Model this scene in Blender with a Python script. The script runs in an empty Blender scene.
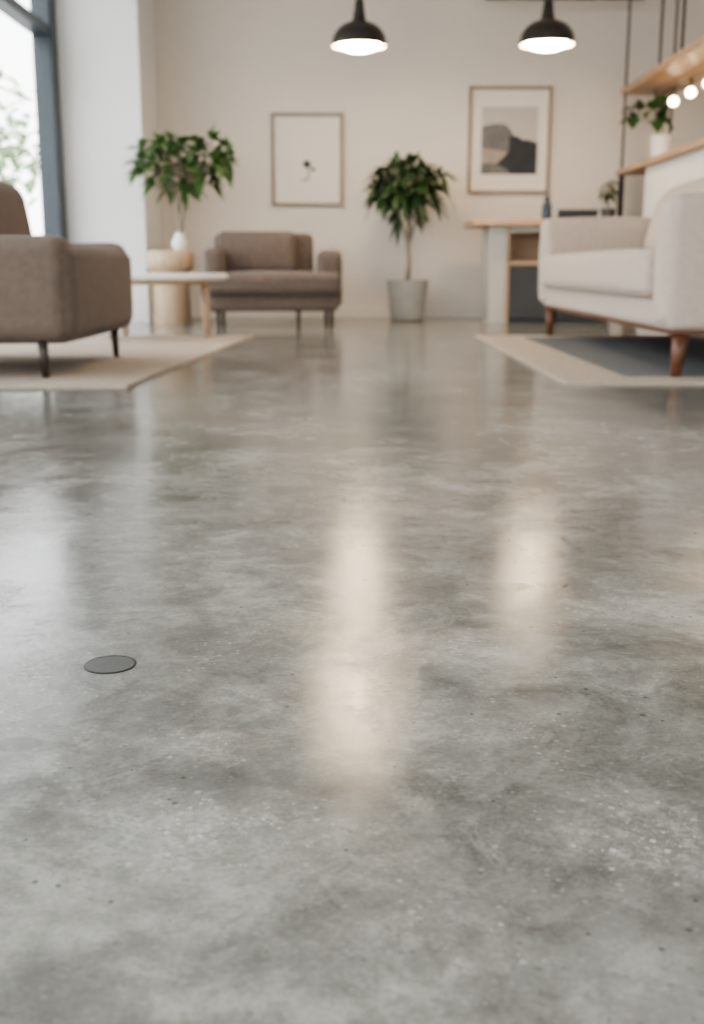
import bpy, bmesh, math, random
from mathutils import Vector, Matrix
random.seed(7)
S = bpy.context.scene
COL = S.collection

# ---------------------------------------------------------------- materials
def new_mat(name):
    m = bpy.data.materials.new(name); m.use_nodes = True
    nt = m.node_tree
    return m, nt, nt.nodes, nt.links, nt.nodes['Principled BSDF']

def simple(name, col, rough=0.5, metal=0.0, var=0.08, scale=8, bump=0.0, bscale=200, sheen=0.0, emis=None, estr=0, sub=0):
    m, nt, N, L, P = new_mat(name)
    tc = N.new('ShaderNodeTexCoord')
    no = N.new('ShaderNodeTexNoise'); no.inputs['Scale'].default_value = scale; no.inputs['Detail'].default_value = 5
    L.new(tc.outputs['Object'], no.inputs['Vector'])
    r = N.new('ShaderNodeValToRGB')
    r.color_ramp.elements[0].position = 0.3; r.color_ramp.elements[1].position = 0.7
    r.color_ramp.elements[0].color = (*[c*(1-var) for c in col], 1)
    r.color_ramp.elements[1].color = (*[min(1, c*(1+var)) for c in col], 1)
    L.new(no.outputs['Fac'], r.inputs['Fac']); L.new(r.outputs['Color'], P.inputs['Base Color'])
    P.inputs['Roughness'].default_value = rough; P.inputs['Metallic'].default_value = metal
    if sheen: P.inputs['Sheen Weight'].default_value = sheen
    if bump:
        n2 = N.new('ShaderNodeTexNoise'); n2.inputs['Scale'].default_value = bscale; n2.inputs['Detail'].default_value = 3
        L.new(tc.outputs['Object'], n2.inputs['Vector'])
        b = N.new('ShaderNodeBump'); b.inputs['Strength'].default_value = bump; b.inputs['Distance'].default_value = 0.002
        L.new(n2.outputs['Fac'], b.inputs['Height']); L.new(b.outputs['Normal'], P.inputs['Normal'])
    if emis:
        P.inputs['Emission Color'].default_value = (*emis, 1); P.inputs['Emission Strength'].default_value = estr
    return m

def wood(name, c1, c2, rough=0.45, axis='X'):
    m, nt, N, L, P = new_mat(name)
    tc = N.new('ShaderNodeTexCoord'); mp = N.new('ShaderNodeMapping')
    sc = {'X': (1.5, 18, 18), 'Y': (18, 1.5, 18), 'Z': (18, 18, 1.5)}[axis]
    mp.inputs['Scale'].default_value = sc
    no = N.new('ShaderNodeTexNoise'); no.inputs['Scale'].default_value = 2; no.inputs['Detail'].default_value = 8
    no.inputs['Distortion'].default_value = 0.6
    r = N.new('ShaderNodeValToRGB'); r.color_ramp.elements[0].color = (*c1, 1); r.color_ramp.elements[1].color = (*c2, 1)
    r.color_ramp.elements[0].position = 0.3; r.color_ramp.elements[1].position = 0.7
    L.new(tc.outputs['Object'], mp.inputs['Vector']); L.new(mp.outputs['Vector'], no.inputs['Vector'])
    L.new(no.outputs['Fac'], r.inputs['Fac']); L.new(r.outputs['Color'], P.inputs['Base Color'])
    P.inputs['Roughness'].default_value = rough
    return m

def concrete():
    m, nt, N, L, P = new_mat('polished_concrete')
    tc = N.new('ShaderNodeTexCoord')
    def noise(scale, detail, rough, dist=0.0, off=0.0, stretch=None):
        v = tc.outputs['Object']
        if stretch:
            m0 = N.new('ShaderNodeMapping'); m0.inputs['Rotation'].default_value = (0, 0, stretch[2])
            L.new(v, m0.inputs['Vector']); v = m0.outputs['Vector']
        mp = N.new('ShaderNodeMapping'); mp.inputs['Location'].default_value = (off, off*0.7, 0)
        if stretch:
            mp.inputs['Scale'].default_value = (stretch[0], stretch[1], 1)
        L.new(v, mp.inputs['Vector']); v = mp.outputs['Vector']
        n = N.new('ShaderNodeTexNoise'); n.inputs['Scale'].default_value = scale; n.inputs['Detail'].default_value = detail
        n.inputs['Roughness'].default_value = rough; n.inputs['Distortion'].default_value = dist
        L.new(v, n.inputs['Vector']); return n.outputs['Fac']
    def mth(op, a, b=None, c=None, clamp=False):
        n = N.new('ShaderNodeMath'); n.operation = op; n.use_clamp = clamp
        for i, x in enumerate((a, b, c)):
            if x is None: continue
            if isinstance(x, (int, float)): n.inputs[i].default_value = x
            else: L.new(x, n.inputs[i])
        return n.outputs[0]
    def ramp(fac, p0, p1, c0=(0,0,0), c1=(1,1,1)):
        r = N.new('ShaderNodeValToRGB'); e = r.color_ramp.elements
        e[0].position = p0; e[1].position = p1; e[0].color = (*c0, 1); e[1].color = (*c1, 1)
        L.new(fac, r.inputs['Fac']); return r.outputs['Color']
    def mix(fac, a, b):
        n = N.new('ShaderNodeMix'); n.data_type = 'RGBA'
        if isinstance(fac, (int, float)): n.inputs['Factor'].default_value = fac
        else: L.new(fac, n.inputs['Factor'])
        for k, x in ((6, a), (7, b)):
            if isinstance(x, tuple): n.inputs[k].default_value = (*x, 1)
            else: L.new(x, n.inputs[k])
        return n.outputs[2]
    a = noise(1.9, 7, 0.6, 0.9, 3.1)
    b = noise(6.0, 9, 0.68, 0.9, 11.3)
    c = noise(26, 8, 0.72, 0.4, 5.7)
    d = noise(190, 5, 0.75, 0.0, 1.3)
    # ragged patch masks at places on the slab (mineral bloom / stains / painted plant reflection)
    wob = mth('MULTIPLY_ADD', noise(16, 8, 0.75, 0.6, 2.2), 3.2, -1.6)
    def patch(x, y, rx, ry, soft=0.35, w=1.0):
        mp = N.new('ShaderNodeMapping'); mp.vector_type = 'TEXTURE'
        mp.inputs['Location'].default_value = (x, y, 0); mp.inputs['Scale'].default_value = (rx, ry, 1)
        L.new(tc.outputs['Object'], mp.inputs['Vector'])
        ln = N.new('ShaderNodeVectorMath'); ln.operation = 'LENGTH'; L.new(mp.outputs['Vector'], ln.inputs[0])
        v = mth('MULTIPLY_ADD', wob, w, ln.outputs['Value'])
        n = N.new('ShaderNodeMapRange'); n.inputs['From Min'].default_value = 1+soft; n.inputs['From Max'].default_value = 1-soft
        L.new(v, n.inputs['Value']); return n.outputs[0]
    def mx(lst):
        o = lst[0]
        for q in lst[1:]: o = mth('MAXIMUM', o, q)
        return o
    s = mth('MULTIPLY', a, 0.30)
    s = mth('MULTIPLY_ADD', b, 0.31, s); s = mth('MULTIPLY_ADD', c, 0.24, s); s = mth('MULTIPLY_ADD', d, 0.15, s)
    r = N.new('ShaderNodeValToRGB'); L.new(s, r.inputs['Fac'])
    cr = r.color_ramp
    cr.elements[0].position = 0.41; cr.elements[0].color = (0.090, 0.086, 0.075, 1)
    cr.elements[1].position = 0.59; cr.elements[1].color = (0.355, 0.345, 0.315, 1)
    e = cr.elements.new(0.465); e.color = (0.150, 0.145, 0.129, 1)
    e = cr.elements.new(0.52); e.color = (0.215, 0.208, 0.187, 1)
    col = r.outputs['Color']
    # broad milky clouding left by the trowel
    cl = ramp(noise(3.2, 8, 0.62, 1.6, 31.0), 0.52, 0.66)
    col = mix(mth('MULTIPLY', cl, 0.3), col, (0.37, 0.36, 0.335))
    # ragged medium blotches
    bl = ramp(noise(9.5, 9, 0.7, 1.1, 71.0), 0.555, 0.60)
    col = mix(mth('MULTIPLY', bl, 0.20), col, (0.085, 0.082, 0.073))
    bl2 = ramp(noise(12.0, 9, 0.72, 1.3, 87.0), 0.56, 0.61)
    col = mix(mth('MULTIPLY', bl2, 0.18), col, (0.42, 0.41, 0.38))
    # dark smooth stains, and a plant reflection painted into the colour
    st = ramp(noise(5.2, 3, 0.45, 0.3, 41.0), 0.60, 0.645)
    st = mx([mth('MULTIPLY', st, 0.32),
             mth('MULTIPLY', patch(-0.112, 0.845, 0.055, 0.035, 0.4, 0.35), 0.45),
             mth('MULTIPLY', patch(0.107, 1.44, 0.055, 0.05, 0.25, 0.2), 0.35),
             mth('MULTIPLY', patch(-0.303, 0.925, 0.024, 0.016, 0.12, 0.08), 0.55),
             mth('MULTIPLY', patch(0.14, 2.95, 0.20, 0.45, 0.5, 0.4), 0.4),  # reflection of the plant, painted dark into the slab colour
             mth('MULTIPLY', patch(-0.16, 1.21, 0.10, 0.05, 0.5, 0.45), 0.35)])
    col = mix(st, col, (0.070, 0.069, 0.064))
    # faint drying ring
    def ring(x, y, r0):
        mp = N.new('ShaderNodeMapping'); mp.vector_type = 'TEXTURE'
        mp.inputs['Location'].default_value = (x, y, 0); mp.inputs['Scale'].default_value = (r0, r0, 1)
        L.new(tc.outputs['Object'], mp.inputs['Vector'])
        ln = N.new('ShaderNodeVectorMath'); ln.operation = 'LENGTH'; L.new(mp.outputs['Vector'], ln.inputs[0])
        q = mth('ABSOLUTE', mth('SUBTRACT', mth('MULTIPLY_ADD', wob, 0.08, ln.outputs['Value']), 1.0))
        return mth('MULTIPLY', mth('LESS_THAN', q, 0.11), 0.45)
    col = mix(ring(-0.345, 1.155, 0.014), col, (0.07, 0.068, 0.06))
    col = mix(ring(-0.24, 1.43, 0.013), col, (0.07, 0.068, 0.06))
    # pale mineral bloom with fine speckle
    bloom = ramp(noise(3.1, 6, 0.7, 0.6, 23.0), 0.54, 0.62)
    pale = mx([patch(-0.10, 0.77, 0.075, 0.05, 0.6), patch(0.23, 0.75, 0.075, 0.055, 0.6), mth('MULTIPLY', patch(-0.14, 0.925, 0.05, 0.03, 0.6), 0.7),
               mth('MULTIPLY', patch(0.135, 1.19, 0.07, 0.05, 0.6), 0.8), mth('MULTIPLY', patch(0.37, 1.33, 0.12, 0.06, 0.6), 0.7),
               mth('MULTIPLY', patch(-0.33, 1.06, 0.05, 0.10, 0.6), 0.5)])
    bloomx = mth('MAXIMUM', mth('MULTIPLY', bloom, 0.5), pale)
    spk = ramp(noise(170, 6, 0.85, 0.1, 2.0), 0.50, 0.60)
    chip = ramp(noise(48, 8, 0.8, 0.5, 8.0), 0.52, 0.58)
    col = mix(mth('MULTIPLY', pale, 0.08), col, (0.42, 0.41, 0.385))
    col = mix(mth('MULTIPLY', mth('MULTIPLY', bloomx, spk), 0.26), col, (0.56, 0.55, 0.53))
    col = mix(mth('MULTIPLY', mth('MULTIPLY', pale, chip), 0.32), col, (0.58, 0.57, 0.55))
    # pits and aggregate
    def cells(scale, rad, keep):
        vo = N.new('ShaderNodeTexVoronoi'); vo.inputs['Scale'].default_value = scale; L.new(tc.outputs['Object'], vo.inputs['Vector'])
        sp = N.new('ShaderNodeSeparateColor'); L.new(vo.outputs['Color'], sp.inputs['Color'])
        return mth('MULTIPLY', mth('LESS_THAN', vo.outputs['Distance'], mth('MULTIPLY', sp.outputs[0], rad)), mth('GREATER_THAN', sp.outputs[1], keep))
    pit = cells(50, 0.14, 0.55)
    col = mix(mth('MULTIPLY', pit, 0.7), col, (0.045, 0.043, 0.038))
    dk = cells(120, 0.35, 0.78)
    col = mix(mth('MULTIPLY', dk, 0.3), col, (0.07, 0.067, 0.06))
    agg = cells(150, 0.42, 0.72)
    col = mix(mth('MULTIPLY', agg, mth('MULTIPLY_ADD', bloomx, 0.5, 0.10)), col, (0.59, 0.58, 0.55))
    agg2 = cells(60, 0.20, 0.80)
    col = mix(mth('MULTIPLY', agg2, mth('MULTIPLY_ADD', pale, 0.4, 0.12)), col, (0.50, 0.49, 0.46))
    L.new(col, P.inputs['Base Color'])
    rg = mth('MULTIPLY_ADD', b, 0.14, 0.028)
    rg = mth('MULTIPLY_ADD', c, 0.12, rg)
    rg = mth('MULTIPLY_ADD', mth('MULTIPLY', bloomx, spk), 0.12, rg)
    L.new(rg, P.inputs['Roughness'])
    P.inputs['IOR'].default_value = 1.60
    h = mth('MULTIPLY_ADD', noise(34, 6, 0.6, 0, 9.0), 0.60, mth('MULTIPLY', d, 0.32))
    h = mth('SUBTRACT', h, mth('MULTIPLY', pit, 0.6))
    h = mth('MULTIPLY_ADD', mth('MULTIPLY', bloomx, mth('MAXIMUM', agg, spk)), 0.35, h)
    bp = N.new('ShaderNodeBump'); bp.inputs['Strength'].default_value = 0.22; bp.inputs['Distance'].default_value = 0.0014
    L.new(h, bp.inputs['Height']); L.new(bp.outputs['Normal'], P.inputs['Normal'])
    return m

M = {}
M['concrete'] = concrete()
M['wall'] = simple('wall_plaster_warm', (0.71, 0.645, 0.58), 0.85, var=0.03, scale=1.5, bump=0.15, bscale=60)
M['wall_w'] = simple('wall_plaster_white', (0.80, 0.79, 0.775), 0.85, var=0.02, scale=1.5, bump=0.1, bscale=60)
M['ceil'] = simple('ceiling_paint', (0.84, 0.83, 0.81), 0.9, var=0.02)
M['trim'] = simple('trim_paint', (0.69, 0.63, 0.565), 0.5, var=0.02)
M['black'] = simple('black_metal', (0.022, 0.022, 0.024), 0.38, var=0.1)
M['shade'] = simple('shade_metal_bronze', (0.05, 0.043, 0.038), 0.38, metal=0.4, var=0.1)
M['frame_alu'] = simple('window_frame_metal', (0.035, 0.048, 0.06), 0.4, var=0.1)
M['brown'] = simple('fabric_taupe', (0.136, 0.100, 0.080), 0.9, var=0.12, scale=30, bump=0.6, bscale=450, sheen=0.1)
M['brown2'] = simple('fabric_mushroom', (0.130, 0.098, 0.082), 0.9, var=0.12, scale=30, bump=0.6, bscale=450, sheen=0.1)
M['beige'] = simple('fabric_oatmeal', (0.46, 0.39, 0.335), 0.92, var=0.06, scale=40, bump=0.6, bscale=450, sheen=0.1)
M['beige2'] = simple('fabric_oatmeal_pillow', (0.50, 0.415, 0.35), 0.92, var=0.06, scale=40, bump=0.6, bscale=450, sheen=0.1)
M['rug'] = simple('rug_cream_wool', (0.41, 0.345, 0.285), 0.95, var=0.1, scale=60, bump=1.0, bscale=300)
M['rugdark'] = simple('rug_slate_wool', (0.145, 0.150, 0.155), 0.95, var=0.15, scale=60, bump=1.0, bscale=300)
M['oak'] = wood('oak_light', (0.42, 0.29, 0.18), (0.55, 0.40, 0.27))
M['oakY'] = wood('oak_light_long', (0.36, 0.235, 0.14), (0.49, 0.34, 0.21), axis='Y')
M['oakZ'] = wood('oak_light_upright', (0.43, 0.31, 0.205), (0.56, 0.42, 0.29), axis='Z')
M['walnut'] = wood('walnut', (0.085, 0.034, 0.018), (0.15, 0.062, 0.034), axis='Z')
M['darkwood'] = wood('dark_wood', (0.03, 0.02, 0.016), (0.05, 0.035, 0.028), axis='Z')
M['white'] = simple('white_laminate', (0.77, 0.75, 0.72), 0.4, var=0.02)
M['ceramic'] = simple('white_ceramic', (0.75, 0.73, 0.70), 0.3, var=0.03)
M['potgrey'] = simple('pot_grey_cement', (0.33, 0.33, 0.32), 0.7, var=0.08, scale=12, bump=0.3)
M['soil'] = simple('soil', (0.04, 0.028, 0.02), 0.95, var=0.3, scale=60, bump=1, bscale=80)
M['bark'] = simple('bark_grey_brown', (0.27, 0.22, 0.17), 0.85, var=0.2, scale=40, bump=0.8, bscale=90)
M['leaf'] = simple('leaf_green', (0.065, 0.135, 0.04), 0.4, var=0.45, scale=7)
M['leafd'] = simple('leaf_dark_green', (0.032, 0.072, 0.025), 0.4, var=0.45, scale=7)
M['leafout'] = simple('leaf_street_tree', (0.28, 0.38, 0.19), 0.6, var=0.4, scale=2)
M['deskgrey'] = simple('desk_grey_panel', (0.50, 0.475, 0.44), 0.5, var=0.03)
M['charcoal'] = simple('charcoal_panel', (0.06, 0.065, 0.07), 0.5, var=0.06)
M['paper'] = simple('art_paper', (0.74, 0.68, 0.615), 0.8, var=0.01)
M['paper2'] = simple('art_paper_ground', (0.50, 0.46, 0.42), 0.8, var=0.03)
M['artmid'] = simple('art_grey', (0.17, 0.165, 0.16), 0.8, var=0.2, scale=12)
M['artlight'] = simple('art_taupe', (0.36, 0.30, 0.25), 0.8, var=0.1)
M['artdark'] = simple('art_charcoal', (0.04, 0.042, 0.047), 0.8, var=0.2)
M['pframe'] = wood('frame_oak', (0.22, 0.165, 0.12), (0.31, 0.24, 0.18), axis='Z')
M['bulb'] = simple('bulb_glow', (1, 0.9, 0.75), 0.5, var=0.0, emis=(1.0, 0.76, 0.50), estr=66)
M['globe'] = simple('globe_glow', (1, 0.9, 0.75), 0.5, var=0.0, emis=(1.0, 0.76, 0.48), estr=25)
M['inner'] = simple('shade_inner_white', (0.9, 0.87, 0.82), 0.5, var=0.0)
M['plate'] = simple('steel_floor_plate', (0.085, 0.083, 0.08), 0.35, metal=0.3, var=0.15, scale=60)
M['plate_rim'] = simple('steel_floor_plate_rim', (0.03, 0.03, 0.03), 0.4, metal=0.5)
M['pave'] = simple('pavement', (0.42, 0.41, 0.39), 0.9, var=0.1)
M['blue'] = simple('bottle_blue', (0.015, 0.04, 0.07), 0.3)

def glass():
    m = bpy.data.materials.new('window_glass'); m.use_nodes = True
    nt = m.node_tree; nt.nodes.clear(); N = nt.nodes; L = nt.links
    o = N.new('ShaderNodeOutputMaterial'); t = N.new('ShaderNodeBsdfTransparent'); g = N.new('ShaderNodeBsdfGlossy')
    g.inputs['Roughness'].default_value = 0.02
    t.inputs['Color'].default_value = (0.97, 0.985, 0.98, 1)
    mx = N.new('ShaderNodeMixShader'); mx.inputs[0].default_value = 0.05
    L.new(t.outputs[0], mx.inputs[1]); L.new(g.outputs[0], mx.inputs[2]); L.new(mx.outputs[0], o.inputs[0])
    return m
M['glass'] = glass()

# ---------------------------------------------------------------- mesh helpers
def mk(name, bm, mat, parent=None, smooth=False, loc=(0,0,0), rot=(0,0,0)):
    bmesh.ops.recalc_face_normals(bm, faces=bm.faces)
    me = bpy.data.meshes.new(name); bm.to_mesh(me); bm.free()
    if smooth:
        for p in me.polygons: p.use_smooth = True
    o = bpy.data.objects.new(name, me); COL.objects.link(o)
    mats = mat if isinstance(mat, (list, tuple)) else [mat]
    for k in mats: me.materials.append(M[k])
    o.location = loc; o.rotation_euler = rot
    if parent: o.parent = parent
    return o

def empty(name, loc, rz=0):
    e = bpy.data.objects.new(name, None); e.empty_display_size = 0.1
    e.location = loc; e.rotation_euler = (0, 0, rz); COL.objects.link(e); return e

def box(name, x0, x1, y0, y1, z0, z1, mat, parent=None, bev=0.0, seg=3):
    bm = bmesh.new(); bmesh.ops.create_cube(bm, size=1)
    for v in bm.verts:
        v.co = Vector(((v.co.x)*(x1-x0)+(x0+x1)/2, v.co.y*(y1-y0)+(y0+y1)/2, v.co.z*(z1-z0)+(z0+z1)/2))
    if bev:
        bmesh.ops.bevel(bm, geom=list(bm.edges), offset=bev, segments=seg, profile=0.5, affect='EDGES')
    return mk(name, bm, mat, parent, smooth=False)

def soft(name, x0, x1, y0, y1, z0, z1, mat, parent=None, r=0.05, puff=(0,0,0), rot=(0,0,0), shear=(0,0), wrinkle=0.0):
    """upholstered rounded block; puff = bulge per axis; shear = x,y shift per z"""
    h = ((x1-x0)/2, (y1-y0)/2, (z1-z0)/2); c = ((x0+x1)/2, (y0+y1)/2, (z0+z1)/2)
    r = min(r, min(h)*0.98); n = 5; mid = 10
    st = []
    for k in range(3):
        offs = [r*math.tan(math.pi/4*(n-i)/n) for i in range(n)]
        a = [-(h[k]-r)-o for o in offs]
        m_ = [-(h[k]-r)+2*(h[k]-r)*i/mid for i in range(mid+1)]
        st.append(a+m_+[-v for v in reversed(a)])
    bm = bmesh.new(); D = {}; nn = [len(s)-1 for s in st]
    def V(i, j, k):
        if (i, j, k) in D: return D[(i, j, k)]
        p = [st[0][i], st[1][j], st[2][k]]
        inner = [max(-(h[a]-r), min(h[a]-r, p[a])) for a in range(3)]
        q = Vector([p[a]-inner[a] for a in range(3)])
        if q.length > 1e-9: q = q.normalized()*r
        w = [inner[a]+q[a] for a in range(3)]
        t = [w[a]/h[a] for a in range(3)]
        for a in range(3):
            b1, b2 = (a+1) % 3, (a+2) % 3
            w[a] += puff[a]*(t[a]**3)*(1-t[b1]**2)*(1-t[b2]**2)
        if wrinkle:
            w[2] += wrinkle*math.sin(w[0]*23+w[1]*9)*math.cos(w[1]*17-w[0]*7)*(1 if t[2] > 0 else 0)
        w[0] += shear[0]*(w[2]+h[2]); w[1] += shear[1]*(w[2]+h[2])
        D[(i, j, k)] = bm.verts.new(w); return D[(i, j, k)]
    for ax in range(3):
        u, v = (ax+1) % 3, (ax+2) % 3
        for side in (0, nn[ax]):
            for i in range(nn[u]):
                for j in range(nn[v]):
                    f = []
                    for (a, b) in ((i, j), (i+1, j), (i+1, j+1), (i, j+1)):
                        idx = [0, 0, 0]; idx[ax] = side; idx[u] = a; idx[v] = b
                        f.append(V(*idx))
                    bm.faces.new(f)
    return mk(name, bm, mat, parent, smooth=True, loc=c, rot=rot)

def piping(name, x0, x1, y0, y1, z, mat, parent, r=0.06, t=0.005):
    """welt cord following a rounded rectangle"""
    pts = []
    for (cx, cy, a0) in ((x1-r, y1-r, 0), (x0+r, y1-r, 90), (x0+r, y0+r, 180), (x1-r, y0+r, 270)):
        for k in range(7):
            a = math.radians(a0+90*k/6); pts.append((cx+r*math.cos(a), cy+r*math.sin(a)))
    bm = bmesh.new(); n = len(pts); rings = []
    for i, (x, y) in enumerate(pts):
        px, py = pts[i-1]; nx, ny = pts[(i+1) % n]
        d = Vector((nx-px, ny-py, 0)).normalized(); s = Vector((d.y, -d.x, 0))
        rings.append([bm.verts.new(Vector((x, y, z))+(s*math.cos(q*math.pi/3)+Vector((0, 0, 1))*math.sin(q*math.pi/3))*t) for q in range(6)])
    for i in range(n):
        for q in range(6):
            bm.faces.new((rings[i][q], rings[i][(q+1) % 6], rings[(i+1) % n][(q+1) % 6], rings[(i+1) % n][q]))
    return mk(name, bm, mat, parent, smooth=True)

def tube(bm, pts, radii, seg=8, cap=True, mi=0):
    rings = []
    for i, p in enumerate(pts):
        p = Vector(p)
        if i == 0: d = Vector(pts[1])-p
        elif i == len(pts)-1: d = p-Vector(pts[i-1])
        else: d = Vector(pts[i+1])-Vector(pts[i-1])
        d.normalize()
        up = Vector((1, 0, 0)) if abs(d.z) > 0.9 else Vector((0, 0, 1))
        a = d.cross(up).normalized(); b = d.cross(a)
        rr = radii[i] if isinstance(radii, (list, tuple)) else radii
        rings.append([bm.verts.new(p+(a*math.cos(2*math.pi*k/seg)+b*math.sin(2*math.pi*k/seg))*rr) for k in range(seg)])
    for i in range(len(rings)-1):
        for k in range(seg):
            f = bm.faces.new((rings[i][k], rings[i][(k+1) % seg], rings[i+1][(k+1) % seg], rings[i+1][k])); f.material_index = mi; f.smooth = True
    if cap:
        for rg in (rings[0], rings[-1]):
            f = bm.faces.new(rg); f.material_index = mi

def rod(name, pts, radii, mat, parent=None, seg=16):
    bm = bmesh.new(); tube(bm, pts, radii, seg)
    return mk(name, bm, mat, parent)

def lathe(name, prof, mat, parent=None, seg=48, loc=(0,0,0), sx=1, sy=1, close=True):
    bm = bmesh.new(); rings = []
    for (r, z) in prof:
        if r < 1e-5: rings.append([bm.verts.new((0, 0, z))])
        else: rings.append([bm.verts.new((r*sx*math.cos(2*math.pi*k/seg), r*sy*math.sin(2*math.pi*k/seg), z)) for k in range(seg)])
    for a, b in zip(rings, rings[1:]):
        for k in range(seg):
            k2 = (k+1) % seg
            if len(a) == 1 and len(b) == 1: continue
            if len(a) == 1: bm.faces.new((a[0], b[k], b[k2]))
            elif len(b) == 1: bm.faces.new((a[k], a[k2], b[0]))
            else: bm.faces.new((a[k], a[k2], b[k2], b[k]))
    o = mk(name, bm, mat, parent, smooth=True, loc=loc)
    md = o.modifiers.new('es', 'EDGE_SPLIT'); md.split_angle = math.radians(40)
    return o

def leaf(bm, base, d, L, W, droop=0.3, mi=1, seg=5):
    d = Vector(d).normalized()
    side = d.cross(Vector((0, 0, 1)))
    if side.length < 0.05: side = Vector((1, 0, 0))
    side.normalize(); side = (side + Vector((0,0,random.uniform(-.35,.35)))).normalized()
    nrm = side.cross(d).normalized()
    rows = []
    for i in range(seg+1):
        t = i/seg
        c = Vector(base)+d*L*t+Vector((0, 0, -1))*droop*L*t*t
        w = W*0.5*math.sin(math.pi*min(1, (t*0.97+0.02))**0.8)
        rows.append((bm.verts.new(c-side*w+nrm*w*0.35), bm.verts.new(c), bm.verts.new(c+side*w+nrm*w*0.35)))
    for a, b in zip(rows, rows[1:]):
        for k in (0, 1):
            f = bm.faces.new((a[k], a[k+1], b[k+1], b[k])); f.material_index = mi; f.smooth = True

def rosette(bm, p, up, n, L, W, droop, spread=(0.2, 1.1)):
    up = Vector(up).normalized()
    a = up.orthogonal().normalized(); b = up.cross(a)
    for k in range(n):
        ang = 2*math.pi*k/n+random.uniform(-.3, .3); el = random.uniform(*spread)
        d = up*math.cos(el)+(a*math.cos(ang)+b*math.sin(ang))*math.sin(el)
        leaf(bm, p, d, L*random.uniform(.75, 1.15), W*random.uniform(.8, 1.15), droop*random.uniform(.5, 1.4))

# ---------------------------------------------------------------- room shell
XL, XR, YB, YF, H = -2.25, 3.4, 9.7, -3.0, 3.1
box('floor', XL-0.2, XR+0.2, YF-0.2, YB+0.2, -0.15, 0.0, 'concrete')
box('ceiling', XL-0.2, XR+0.2, YF-0.2, YB+0.2, H, H+0.15, 'ceil')
box('wall_back', XL-0.2, XR+0.2, YB, YB+0.18, 0, H, 'wall')
box('wall_right', XR, XR+0.18, YF, YB, 0, H, 'wall')
box('pillar', XL-0.1, -1.62, 8.9, YB, 0, H, 'wall_w')
box('baseboard_back', -1.62, XR, YB-0.015, YB, 0, 0.09, 'trim', bev=0.004)
# left glazed wall
lw = empty('wall_left', (XL, 0, 0))
box('header', -0.18, 0.0, YF, 8.9, 2.86, H, 'wall_w', lw)
box('sill_curb', -0.18, 0.0, YF, 8.9, 0, 0.10, 'wall_w', lw)
posts = [8.9, 6.0, 3.1, 0.2, -2.9]
for i in range(4):
    y1, y0 = posts[i], posts[i+1]
    w = empty('window_%d' % (i+1), (XL, 0, 0))
    fat = 0.20 if i == 0 else 0.10
    box('frame_far', -0.12, 0.02, y1-fat, y1, 0.10, 2.86, 'frame_alu', w, bev=0.006)
    box('frame_near', -0.12, 0.02, y0, y0+0.06, 0.10, 2.86, 'frame_alu', w, bev=0.006)
    box('frame_top', -0.12, 0.02, y0+0.06, y1-fat, 2.78, 2.86, 'frame_alu', w)
    box('frame_bottom', -0.12, 0.02, y0+0.06, y1-fat, 0.10, 0.17, 'frame_alu', w)
    box('transom', -0.11, 0.01, y0+0.06, y1-fat, 2.10, 2.17, 'frame_alu', w)
    box('pane', -0.055, -0.045, y0+0.06, y1-fat, 0.17, 2.78, 'glass', w)
# unseen shop front glazing behind the camera, added to let in soft fill light
wf = empty('wall_front', (0, YF, 0))
box('header', XL, XR, -0.18, 0, 2.75, H, 'wall_w', wf)
box('curb', XL, XR, -0.18, 0, 0, 0.12, 'wall_w', wf)
w = empty('window_5', (0, YF, 0))
for k in range(5):
    x = XL+(XR-XL-0.06)*k/4
    box('post_%d' % k, x, x+0.06, -0.12, 0, 0.12, 2.75, 'frame_alu', w)
box('pane', XL+0.06, XR-0.06, -0.06, -0.05, 0.12, 2.75, 'glass', w)

# floor mark: flush round cover plate
def plate(x, y, r, rim='plate_rim', m='plate'):
    e = empty('floor_cover_plate', (x, y, 0))
    lathe('rim', [(r*0.93, 0.0002), (r*0.93, 0.0010), (r, 0.0008), (r, 0.0)], rim, e)
    lathe('disc', [(0, 0.0008), (r*0.93, 0.0008), (r*0.93, 0.0)], m, e)
plate(-0.2625, 1.129, 0.028)

# ---------------------------------------------------------------- rugs
rg = empty('area_rug', (0, 0, 0))
def slab(name, pts, z0, z1, mat, parent):
    bm = bmesh.new()
    lo = [bm.verts.new((x, y, z0)) for x, y in pts]; hi = [bm.verts.new((x, y, z1)) for x, y in pts]
    bm.faces.new(lo[::-1]); bm.faces.new(hi); n = len(pts)
    for i in range(n): bm.faces.new((lo[i], lo[(i+1) % n], hi[(i+1) % n], hi[i]))
    return mk(name, bm, mat, parent)
slab('pile', [(-2.12, 3.95), (-0.81, 3.95), (-0.615, 6.95), (-2.12, 6.95)], 0.0, 0.010, 'rug', rg)
rg2 = empty('area_rug', (0, 0, 0))
slab('border', [(0.79, 4.06), (2.17, 4.06), (2.17, 7.0), (0.77, 7.0)], 0.0, 0.009, 'rug', rg2)
slab('field', [(1.06, 4.28), (2.05, 4.28), (2.05, 6.75), (1.04, 6.75)], 0.009, 0.011, 'rugdark', rg2)
RZ = 0.0125

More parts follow.
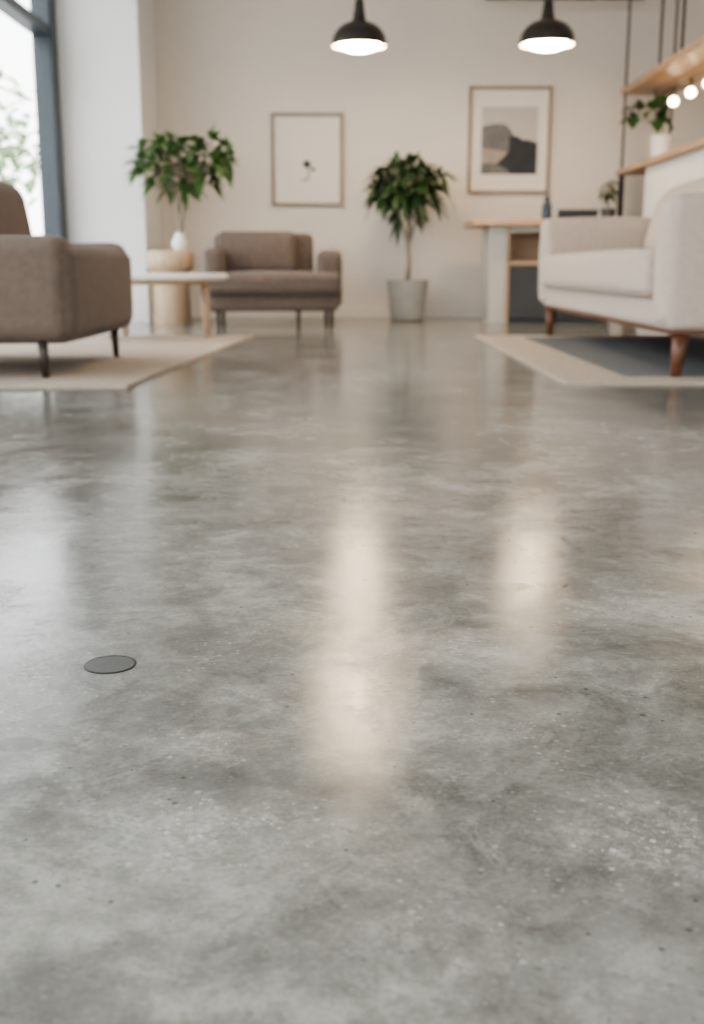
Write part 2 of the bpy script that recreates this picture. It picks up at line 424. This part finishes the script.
# ---------------------------------------------------------------- big oatmeal sofa (right), front faces -X
sf = empty('sofa', (1.62, 5.62, 0.0))
hx, hy = 0.45, 1.44
soft('base_rail', -hx+0.02, hx, -hy, hy, 0.19, 0.31, 'beige', sf, r=0.03)
box('wood_plinth', -hx+0.04, hx-0.03, -hy+0.03, hy-0.03, 0.172, 0.195, 'walnut', sf, bev=0.006)
soft('arm_near', -hx, hx, -hy, -hy+0.20, 0.20, 0.69, 'beige', sf, r=0.05, puff=(0.012, 0.01, 0.012))
soft('arm_far', -hx, hx, hy-0.20, hy, 0.20, 0.715, 'beige', sf, r=0.05, puff=(0.012, 0.01, 0.012))
soft('backrest', hx-0.2, hx, -hy+0.02, hy-0.02, 0.20, 0.78, 'beige', sf, r=0.06, shear=(0.06, 0))
soft('seat_cushion', -hx-0.03, hx-0.16, -1.235, 1.235, 0.305, 0.495, 'beige', sf, r=0.05, puff=(0.012, 0.0, 0.02), wrinkle=0.002)
piping('seat_piping_top', -hx-0.028, hx-0.16, -1.233, 1.233, 0.462, 'beige2', sf, r=0.05, t=0.004)
piping('seat_piping_bottom', -hx-0.028, hx-0.16, -1.233, 1.233, 0.338, 'beige2', sf, r=0.05, t=0.004)
for i, (a, b) in enumerate(((-1.235, 0.0), (0.005, 1.235))):
    soft('back_cushion_%d' % (i+1), hx-0.34, hx-0.12, a+0.01, b-0.01, 0.49, 0.89, 'beige2', sf, r=0.09, puff=(0.03, 0.0, 0.02), shear=(0.28, 0))
for i, (x, y) in enumerate(((-hx+0.09, -hy+0.08), (-hx+0.07, hy-0.12), (hx-0.09, -hy+0.08), (hx-0.09, hy-0.12))):
    dx = -0.004 if x < 0 else 0.004
    rod('leg_%d' % (i+1), [(x+dx*3, y, RZ), (x, y, 0.18)], [0.019, 0.034], 'walnut', sf)

# ---------------------------------------------------------------- near-left taupe armchair, front faces +X
ac = empty('armchair', (-1.515, 4.76, 0.0))
soft('seat_body', -0.42, 0.475, -0.585, 0.60, 0.14, 0.515, 'brown', ac, r=0.07, puff=(0.015, 0.015, 0.012))
piping('seat_welt', -0.422, 0.477, -0.588, 0.603, 0.462, 'brown', ac, r=0.07, t=0.004)
soft('arm_near', -0.42, 0.455, -0.60, -0.42, 0.15, 0.54, 'brown', ac, r=0.06, puff=(0.0, 0.01, 0.0))
soft('arm_far', -0.42, 0.455, 0.42, 0.61, 0.15, 0.535, 'brown', ac, r=0.06, puff=(0.0, 0.01, 0.0))
soft('backrest', -0.30, 0.09, -0.57, 0.58, 0.16, 0.81, 'brown', ac, r=0.09, puff=(0.02, 0, 0.01), shear=(-0.15, 0))
for i, (x, y) in enumerate(((0.34, -0.54), (0.40, 0.46), (-0.34, -0.54), (-0.34, 0.46))):
    rod('leg_%d' % (i+1), [(x*1.01, y, RZ), (x, y, 0.155)], [0.013, 0.02], 'darkwood', ac)

# ---------------------------------------------------------------- mid-left armchair, front faces camera
a2 = empty('armchair', (-0.585, 8.42, 0.0), rz=math.radians(3))
soft('base', -0.47, 0.47, -0.36, 0.36, 0.115, 0.25, 'brown2', a2, r=0.035)
soft('arm_left', -0.50, -0.37, -0.24, 0.38, 0.14, 0.56, 'brown2', a2, r=0.04, puff=(0.01, 0.01, 0.01))
soft('arm_right', 0.33, 0.50, -0.24, 0.38, 0.14, 0.545, 'brown2', a2, r=0.04, puff=(0.01, 0.01, 0.01))
soft('seat_cushion', -0.49, 0.49, -0.43, -0.20, 0.235, 0.385, 'brown2', a2, r=0.045, puff=(0, 0.01, 0.01))
soft('seat_cushion_inner', -0.375, 0.335, -0.32, 0.22, 0.235, 0.392, 'brown2', a2, r=0.04, puff=(0, 0, 0.012))
soft('backrest', -0.45, 0.30, 0.16, 0.38, 0.14, 0.68, 'brown2', a2, r=0.05, shear=(0, 0.05))
soft('back_cushion', -0.42, 0.17, 0.03, 0.21, 0.38, 0.69, 'brown2', a2, r=0.05, puff=(0, 0.03, 0.0), shear=(0, 0.15))
for i, (x, y) in enumerate(((-0.40, -0.32), (0.42, -0.34), (-0.40, 0.3), (0.40, 0.3))):
    rod('leg_%d' % (i+1), [(x, y, 0.0), (x, y, 0.13)], [0.012, 0.018], 'darkwood', a2)
rod('leg_5', [(0.18, -0.34, 0.0), (0.18, -0.34, 0.13)], [0.012, 0.018], 'darkwood', a2)

# ---------------------------------------------------------------- coffee table
ct = empty('coffee_table', (-1.20, 6.72, 0.0))
lathe('top', [(0, 0.350), (0.44, 0.350), (0.455, 0.358), (0.46, 0.372), (0.452, 0.386), (0.44, 0.390), (0, 0.390)], 'white', ct, sx=1, sy=0.72, seg=64)
lathe('apron', [(0, 0.325), (0.33, 0.325), (0.34, 0.350), (0, 0.350)], 'oak', ct, sx=1, sy=0.7)
for i, (x, y) in enumerate(((0.31, 0.05), (-0.20, -0.18), (-0.20, 0.18))):
    rod('leg_%d' % (i+1), [(x*1.03, y*1.03, RZ), (x, y, 0.335)], [0.02, 0.028], 'oakZ', ct)

# ---------------------------------------------------------------- round side table
st = empty('side_table', (-1.37, 8.52, 0.0))
lathe('top', [(0, 0.40), (0.155, 0.40), (0.172, 0.42), (0.178, 0.46), (0.176, 0.52), (0.165, 0.543), (0.15, 0.55), (0, 0.55)], 'oakZ', st)
lathe('pedestal', [(0, 0), (0.135, 0), (0.14, 0.02), (0.132, 0.2), (0.138, 0.40), (0, 0.40)], 'oakZ', st)

# ---------------------------------------------------------------- plants
def crown_plant(name, loc, pot, trunk_pts, trunk_r, center, rad, n, leafargs, leafmat, seed, branch_from):
    random.seed(seed)
    e = empty(name, loc)
    pot(e)
    bm = bmesh.new()
    for pts, rr in trunk_pts: tube(bm, pts, rr, 8)
    c = Vector(center)
    for i in range(n):
        zf = 1-2*(i+0.5)/n; ph = i*2.39996
        rr = math.sqrt(1-zf*zf)
        k = random.uniform(0.55, 0.98)
        p = c+Vector((rad[0]*rr*math.cos(ph)*k, rad[1]*rr*math.sin(ph)*k, rad[2]*zf*k))
        b0 = Vector(random.choice(branch_from))
        midp = b0.lerp(p, 0.5)+Vector((random.uniform(-.02, .02), random.uniform(-.02, .02), -0.02))
        tube(bm, [b0, midp, p], [0.006, 0.004, 0.0025], 5)
        out = (p-c); out = Vector((out.x/rad[0], out.y/rad[1], out.z/rad[2]*0.6+0.5))
        rosette(bm, p, out, leafargs[0], leafargs[1], leafargs[2], leafargs[3], spread=(0.5, 1.45))
    mk('foliage', bm, ['bark', leafmat], e)
    return e

def vase(e):
    lathe('vase', [(0, 0.551), (0.045, 0.551), (0.062, 0.58), (0.06, 0.62), (0.035, 0.66), (0.033, 0.68), (0.027, 0.68), (0.028, 0.66), (0.05, 0.61), (0, 0.60)], 'ceramic', e)
crown_plant('potted_ficus', (-1.29, 8.50, 0.0), vase,
    [([(0, 0, 0.60), (0.01, 0, 0.75), (-0.02, 0, 0.95), (-0.08, 0, 1.15)], [0.009, 0.009, 0.008, 0.006]),
     ([(0.01, 0, 0.60), (0.03, 0.01, 0.78), (0.06, 0, 0.98), (0.12, 0, 1.15)], [0.009, 0.009, 0.008, 0.006]),
     ([(0, 0.01, 0.60), (0, 0.02, 0.8), (0.02, 0.02, 1.0), (0.02, 0, 1.25)], [0.009, 0.008, 0.007, 0.006])],
    None, (0.04, 0, 1.18), (0.44, 0.22, 0.24), 38, (7, 0.135, 0.066, 0.35), 'leaf', 3,
    [(-0.08, 0, 1.12), (0.12, 0, 1.12), (0.02, 0, 1.18), (0.02, 0, 1.05)])

def bigpot(e):
    lathe('pot', [(0, 0), (0.125, 0), (0.14, 0.012), (0.168, 0.30), (0.17, 0.325), (0.155, 0.325), (0.15, 0.29), (0, 0.29)], 'potgrey', e)
    lathe('soil', [(0, 0.296), (0.15, 0.293)], 'soil', e)
crown_plant('potted_umbrella_tree', (0.455, 9.22, 0.0), bigpot,
    [([(0, 0, 0.28), (0.012, 0, 0.45), (0.0, 0, 0.62), (0.015, 0, 0.85), (0.0, 0, 1.05)], [0.022, 0.019, 0.018, 0.016, 0.01]),
     ([(0.005, 0, 0.60), (0.05, 0.0, 0.75), (0.09, 0, 0.9)], [0.012, 0.010, 0.008]),
     ([(0.0, 0, 0.62), (-0.06, 0.0, 0.8), (-0.1, 0, 0.92)], [0.012, 0.010, 0.008])],
    None, (-0.01, 0, 1.06), (0.30, 0.24, 0.24), 44, (9, 0.16, 0.052, 0.5), 'leafd', 11,
    [(0.0, 0, 1.0), (0.09, 0, 0.88), (-0.1, 0, 0.9), (0.01, 0, 0.9)])

# ---------------------------------------------------------------- pictures
def picture(loc, w, h, print_rect, shapes):
    e = empty('framed_picture', loc)
    t = 0.026
    box('frame_left', -w/2, -w/2+t, -0.03, 0, -h/2, h/2, 'pframe', e, bev=0.003)
    box('frame_right', w/2-t, w/2, -0.03, 0, -h/2, h/2, 'pframe', e, bev=0.003)
    box('frame_top', -w/2+t, w/2-t, -0.03, 0, h/2-t, h/2, 'pframe', e, bev=0.003)
    box('frame_bottom', -w/2+t, w/2-t, -0.03, 0, -h/2, -h/2+t, 'pframe', e, bev=0.003)
    box('mat_board', -w/2+t, w/2-t, -0.012, -0.002, -h/2+t, h/2-t, 'paper', e)
    x0, x1, z0, z1 = print_rect
    box('print', x0, x1, -0.0135, -0.012, z0, z1, shapes[0], e)
    for i, (pts, m) in enumerate(shapes[1]):
        bm = bmesh.new(); y = -0.0145-0.001*i
        bm.faces.new([bm.verts.new((x0+(x1-x0)*u, y, z0+(z1-z0)*v)) for u, v in pts])
        mk('ink_shape_%d' % (i+1), bm, m, e)
def blob(cx, cz, rx, rz, n=24, j=0.25, seed=1):
    rn = random.Random(seed)
    return [(cx+rx*math.cos(2*math.pi*k/n)*(1+rn.uniform(-j, j)), cz+rz*math.sin(2*math.pi*k/n)*(1+rn.uniform(-j, j))) for k in range(n)]
picture((-0.377, YB, 1.31), 0.605, 0.75, (-0.235, 0.235, -0.29, 0.29), ('paper',
    [(blob(0.50, 0.44, 0.07, 0.055, seed=4), 'artdark'), (blob(0.60, 0.37, 0.05, 0.03, seed=8), 'artmid'),
     ([(0.505, 0.22), (0.53, 0.22), (0.52, 0.42), (0.505, 0.42)], 'artmid'),
     (blob(0.45, 0.22, 0.09, 0.008, seed=5), 'artmid')]))
def outline(f, n=24, base=0.0, a=0.0, b=1.0):
    return [(a, base)]+[(a+(b-a)*k/n, f((k/n))) for k in range(n+1)]+[(b, base)]
hill_mid = outline(lambda t: 0.70+0.05*math.sin(math.pi*t*0.9)-(0.10*max(0, t-0.75)/0.25), base=0.25, a=0, b=0.56)
step_r = outline(lambda t: 0.56-0.10*t+0.03*math.sin(7*t), base=0.25, a=0.5, b=1.0)
hill_tp = outline(lambda t: 0.40-0.16*t)
hill_dk = outline(lambda t: 0.30*math.exp(-((t-0.62)/0.9)**2*6)+0.10*t if t < 0.40 else 0.10*t+0.30*math.exp(-((0.40-0.62)/0.9)**2*6)+0.22*math.sin(math.pi*(t-0.40)/0.75))
low_lt = outline(lambda t: 0.10+0.07*math.sin(math.pi*(0.2+t)), a=0.0, b=0.5)
picture((1.32, YB, 1.465), 0.69, 0.86, (-0.235, 0.235, -0.27, 0.27), ('paper2',
    [(hill_mid, 'artmid'), (step_r, 'artdark'), (hill_tp, 'artlight'), (hill_dk, 'artdark'), (low_lt, 'artmid')]))

# ---------------------------------------------------------------- reception desk
dk = empty('reception_desk', (0, 0, 0))
box('countertop', 0.92, 2.13, 8.66, 9.36, 0.74, 0.785, 'oak', dk, bev=0.005)
box('side_panel', 1.07, 1.20, 8.78, 9.30, 0.0, 0.74, 'deskgrey', dk, bev=0.004)
box('side_panel_right', 2.03, 2.12, 8.78, 9.30, 0.0, 0.74, 'deskgrey', dk)
box('back_panel', 1.20, 2.03, 9.24, 9.28, 0.0, 0.74, 'oak', dk)
box('divider', 1.20, 1.23, 8.80, 9.24, 0.0, 0.74, 'oakZ', dk)
box('shelf', 1.23, 2.03, 8.80, 9.24, 0.44, 0.475, 'oak', dk)
box('top_rail', 1.23, 2.03, 8.80, 8.83, 0.69, 0.74, 'deskgrey', dk)
box('drawer_front', 1.235, 1.62, 8.81, 8.84, 0.03, 0.435, 'charcoal', dk, bev=0.004)
box('drawer_front_2', 1.63, 2.02, 8.81, 8.84, 0.03, 0.435, 'charcoal', dk, bev=0.004)
box('drawer_carcass', 1.235, 2.02, 8.84, 9.24, 0.0, 0.44, 'charcoal', dk)
bt = empty('water_bottle', (1.53, 8.95, 0.785))
lathe('body', [(0, 0), (0.035, 0), (0.038, 0.01), (0.038, 0.12), (0.02, 0.145), (0.018, 0.15), (0, 0.15)], 'blue', bt)
lathe('cap', [(0, 0.145), (0.022, 0.145), (0.022, 0.185), (0, 0.187)], 'black', bt)
lp = empty('laptop', (1.80, 8.98, 0.785))
box('keyboard_deck', -0.16, 0.16, -0.11, 0.11, 0.0, 0.014, 'black', lp, bev=0.003)
box('lid', -0.16, 0.16, 0.09, 0.10, 0.014, 0.09, 'black', lp, bev=0.002)

# ---------------------------------------------------------------- bar counter + hanging shelf on the right
bc = empty('bar_counter', (0, 0, 0))
box('body', 2.25, 2.80, 6.2, 8.80, 0.0, 1.17, 'white', bc, bev=0.006)
box('countertop', 2.19, 2.86, 6.15, 9.52, 1.17, 1.215, 'oakY', bc, bev=0.005)
box('end_post', 2.20, 2.24, 9.42, 9.46, 0.0, 1.17, 'black', bc)
hs = empty('hanging_shelf', (0, 0, 0))
box('board', 2.20, 2.62, 5.6, 9.52, 1.80, 1.85, 'oakY', hs, bev=0.005)
k = 0
for y in (9.45, 8.45, 7.9, 6.6):
    for x in (2.22, 2.60):
        k += 1; rod('rod_%d' % k, [(x, y, 1.215 if y > 9 else 1.84), (x, y, H)], 0.010, 'black', hs, seg=10)
rod('light_rail', [(2.42, 6.2, 1.745), (2.42, 9.3, 1.745)], 0.008, 'black', hs, seg=8)
for i, y in enumerate((6.22, 7.6, 9.28)):
    rod('hanger_%d' % (i+1), [(2.42, y, 1.74), (2.42, y, 1.802)], 0.006, 'black', hs, seg=8)
for i, y in enumerate((8.75, 8.32, 7.92, 7.5, 7.1, 6.7)):
    rod('stem_%d' % (i+1), [(2.42, y, 1.67), (2.42, y, 1.745)], 0.010, 'black', hs, seg=8)
    bm = bmesh.new(); bmesh.ops.create_uvsphere(bm, u_segments=20, v_segments=12, radius=0.034)
    mk('globe_%d' % (i+1), bm, 'globe', hs, smooth=True, loc=(2.42, y, 1.645))

def smallpot(e):
    lathe('pot', [(0, 0), (0.07, 0), (0.08, 0.01), (0.095, 0.21), (0.085, 0.21), (0.08, 0.17), (0, 0.17)], 'ceramic', e)
crown_plant('potted_rubber_plant', (2.42, 9.0, 1.215), smallpot,
    [([(0, 0, 0.16), (-0.05, 0, 0.25), (-0.14, 0, 0.36)], [0.008, 0.007, 0.005]), ([(0, 0, 0.16), (0.0, 0, 0.25), (-0.02, 0, 0.34)], [0.008, 0.007, 0.005])],
    None, (-0.11, 0, 0.38), (0.17, 0.12, 0.08), 6, (4, 0.14, 0.10, 0.3), 'leafd', 5, [(-0.14, 0, 0.34), (-0.02, 0, 0.3)])
def smallpot2(e):
    lathe('pot', [(0, 0), (0.05, 0), (0.06, 0.10), (0.052, 0.10), (0.05, 0.09), (0, 0.09)], 'charcoal', e)
crown_plant('potted_fern', (2.05, 9.12, 0.785), smallpot2,
    [([(0, 0, 0.08), (0, 0, 0.2)], [0.006, 0.004])],
    None, (0, 0, 0.24), (0.05, 0.05, 0.08), 9, (5, 0.07, 0.03, 0.6), 'leafd', 6, [(0, 0, 0.18)])

# ---------------------------------------------------------------- pendants
def pendant(x, y, z):
    e = empty('pendant_lamp', (x, y, z))
    prof = [(0.190*math.cos(a)**0.9 if a < 1.5 else 0.0, 0.02+0.145*math.sin(a)) for a in [math.radians(d) for d in range(0, 78, 7)]]
    lathe('shade', [(0.187, 0.0), (0.192, 0.0), (0.192, 0.02)]+prof[1:]+[(0.040, 0.168)], 'shade', e)
    lathe('shade_lining', [(0.187, 0.0), (0.183, 0.02)]+[(r*0.96, z_-0.006) for r, z_ in prof[1:]]+[(0, 0.155)], 'inner', e)
    lathe('socket', [(0.0, 0.155), (0.052, 0.158), (0.045, 0.19), (0.036, 0.24), (0.030, 0.30), (0.020, 0.315), (0, 0.32)], 'shade', e)
    lathe('bulb', [(0.140, 0.020), (0.135, 0.002), (0.115, -0.016), (0.083, -0.028), (0.045, -0.034), (0, -0.036)], 'bulb', e)
    rod('cord', [(0, 0, 0.315), (0, 0, H-z-0.02)], 0.004, 'black', e, seg=8)
    lathe('canopy', [(0, H-z-0.03), (0.05, H-z-0.03), (0.055, H-z), (0, H-z)], 'black', e)
pendant(0.05, 8.20, 1.93)
pendant(1.36, 8.20, 1.94)
pendant(0.02, 5.75, 1.94)
tr = empty('ceiling_track', (0, 0, 0))
box('rail', 1.05, 2.3, 9.3, 9.34, 2.48, 2.52, 'black', tr)
rod('drop_1', [(1.1, 9.32, 2.52), (1.1, 9.32, H)], 0.008, 'black', tr)
rod('drop_2', [(2.2, 9.32, 2.52), (2.2, 9.32, H)], 0.008, 'black', tr)

# ---------------------------------------------------------------- outside
box('pavement_ground', -30, 30, -30, 40, -0.35, -0.2, 'pave')
def street_tree(x, y, s, seed):
    random.seed(seed)
    e = empty('street_tree', (x, y, -0.2))
    bm = bmesh.new()
    tube(bm, [(0, 0, 0), (0.05, 0, 1.2), (0, 0, 2.6)], [0.09, 0.07, 0.04], 8)
    for i in range(420):
        v = Vector((random.gauss(0, 1), random.gauss(0, 1), random.gauss(0, 1))).normalized()*random.uniform(.3, 1)
        p = Vector((v.x*1.3*s, v.y*1.3*s, 2.4+v.z*1.3*s))
        leaf(bm, p, Vector((random.uniform(-1, 1), random.uniform(-1, 1), random.uniform(-.6, .6))), 0.28, 0.16, 0.2, seg=3)
    mk('tree_body', bm, ['bark', 'leafout'], e)
street_tree(-5.6, 17.0, 1.0, 1)
street_tree(-8.5, 9.0, 1.0, 2)

# ---------------------------------------------------------------- world
wd = bpy.data.worlds.new('sky'); S.world = wd; wd.use_nodes = True
N = wd.node_tree.nodes; L = wd.node_tree.links
bg = N['Background']
tc = N.new('ShaderNodeTexCoord'); sx = N.new('ShaderNodeSeparateXYZ'); L.new(tc.outputs['Generated'], sx.inputs[0])
r = N.new('ShaderNodeValToRGB'); r.color_ramp.elements[0].position = 0.0; r.color_ramp.elements[1].position = 0.7
r.color_ramp.elements[0].color = (1.0, 0.985, 0.965, 1); r.color_ramp.elements[1].color = (0.89, 0.935, 1.0, 1)
L.new(sx.outputs['Z'], r.inputs['Fac']); L.new(r.outputs['Color'], bg.inputs['Color'])
bg.inputs['Strength'].default_value = 6.0
try:
    S.view_settings.look = 'AgX - Medium High Contrast'
except Exception as ex:
    print('look', ex)

# ---------------------------------------------------------------- camera
cd = bpy.data.cameras.new('camera'); cam = bpy.data.objects.new('camera', cd); COL.objects.link(cam)
cd.sensor_fit = 'VERTICAL'; cd.sensor_height = 24; cd.lens = 1100/1024*24
cam.location = (0, 0, 0.42); cam.rotation_euler = (math.radians(90-12.5), 0, 0)
cd.dof.use_dof = True; cd.dof.focus_distance = 1.15; cd.dof.aperture_fstop = 3.7
cd.clip_start = 0.02
S.camera = cam
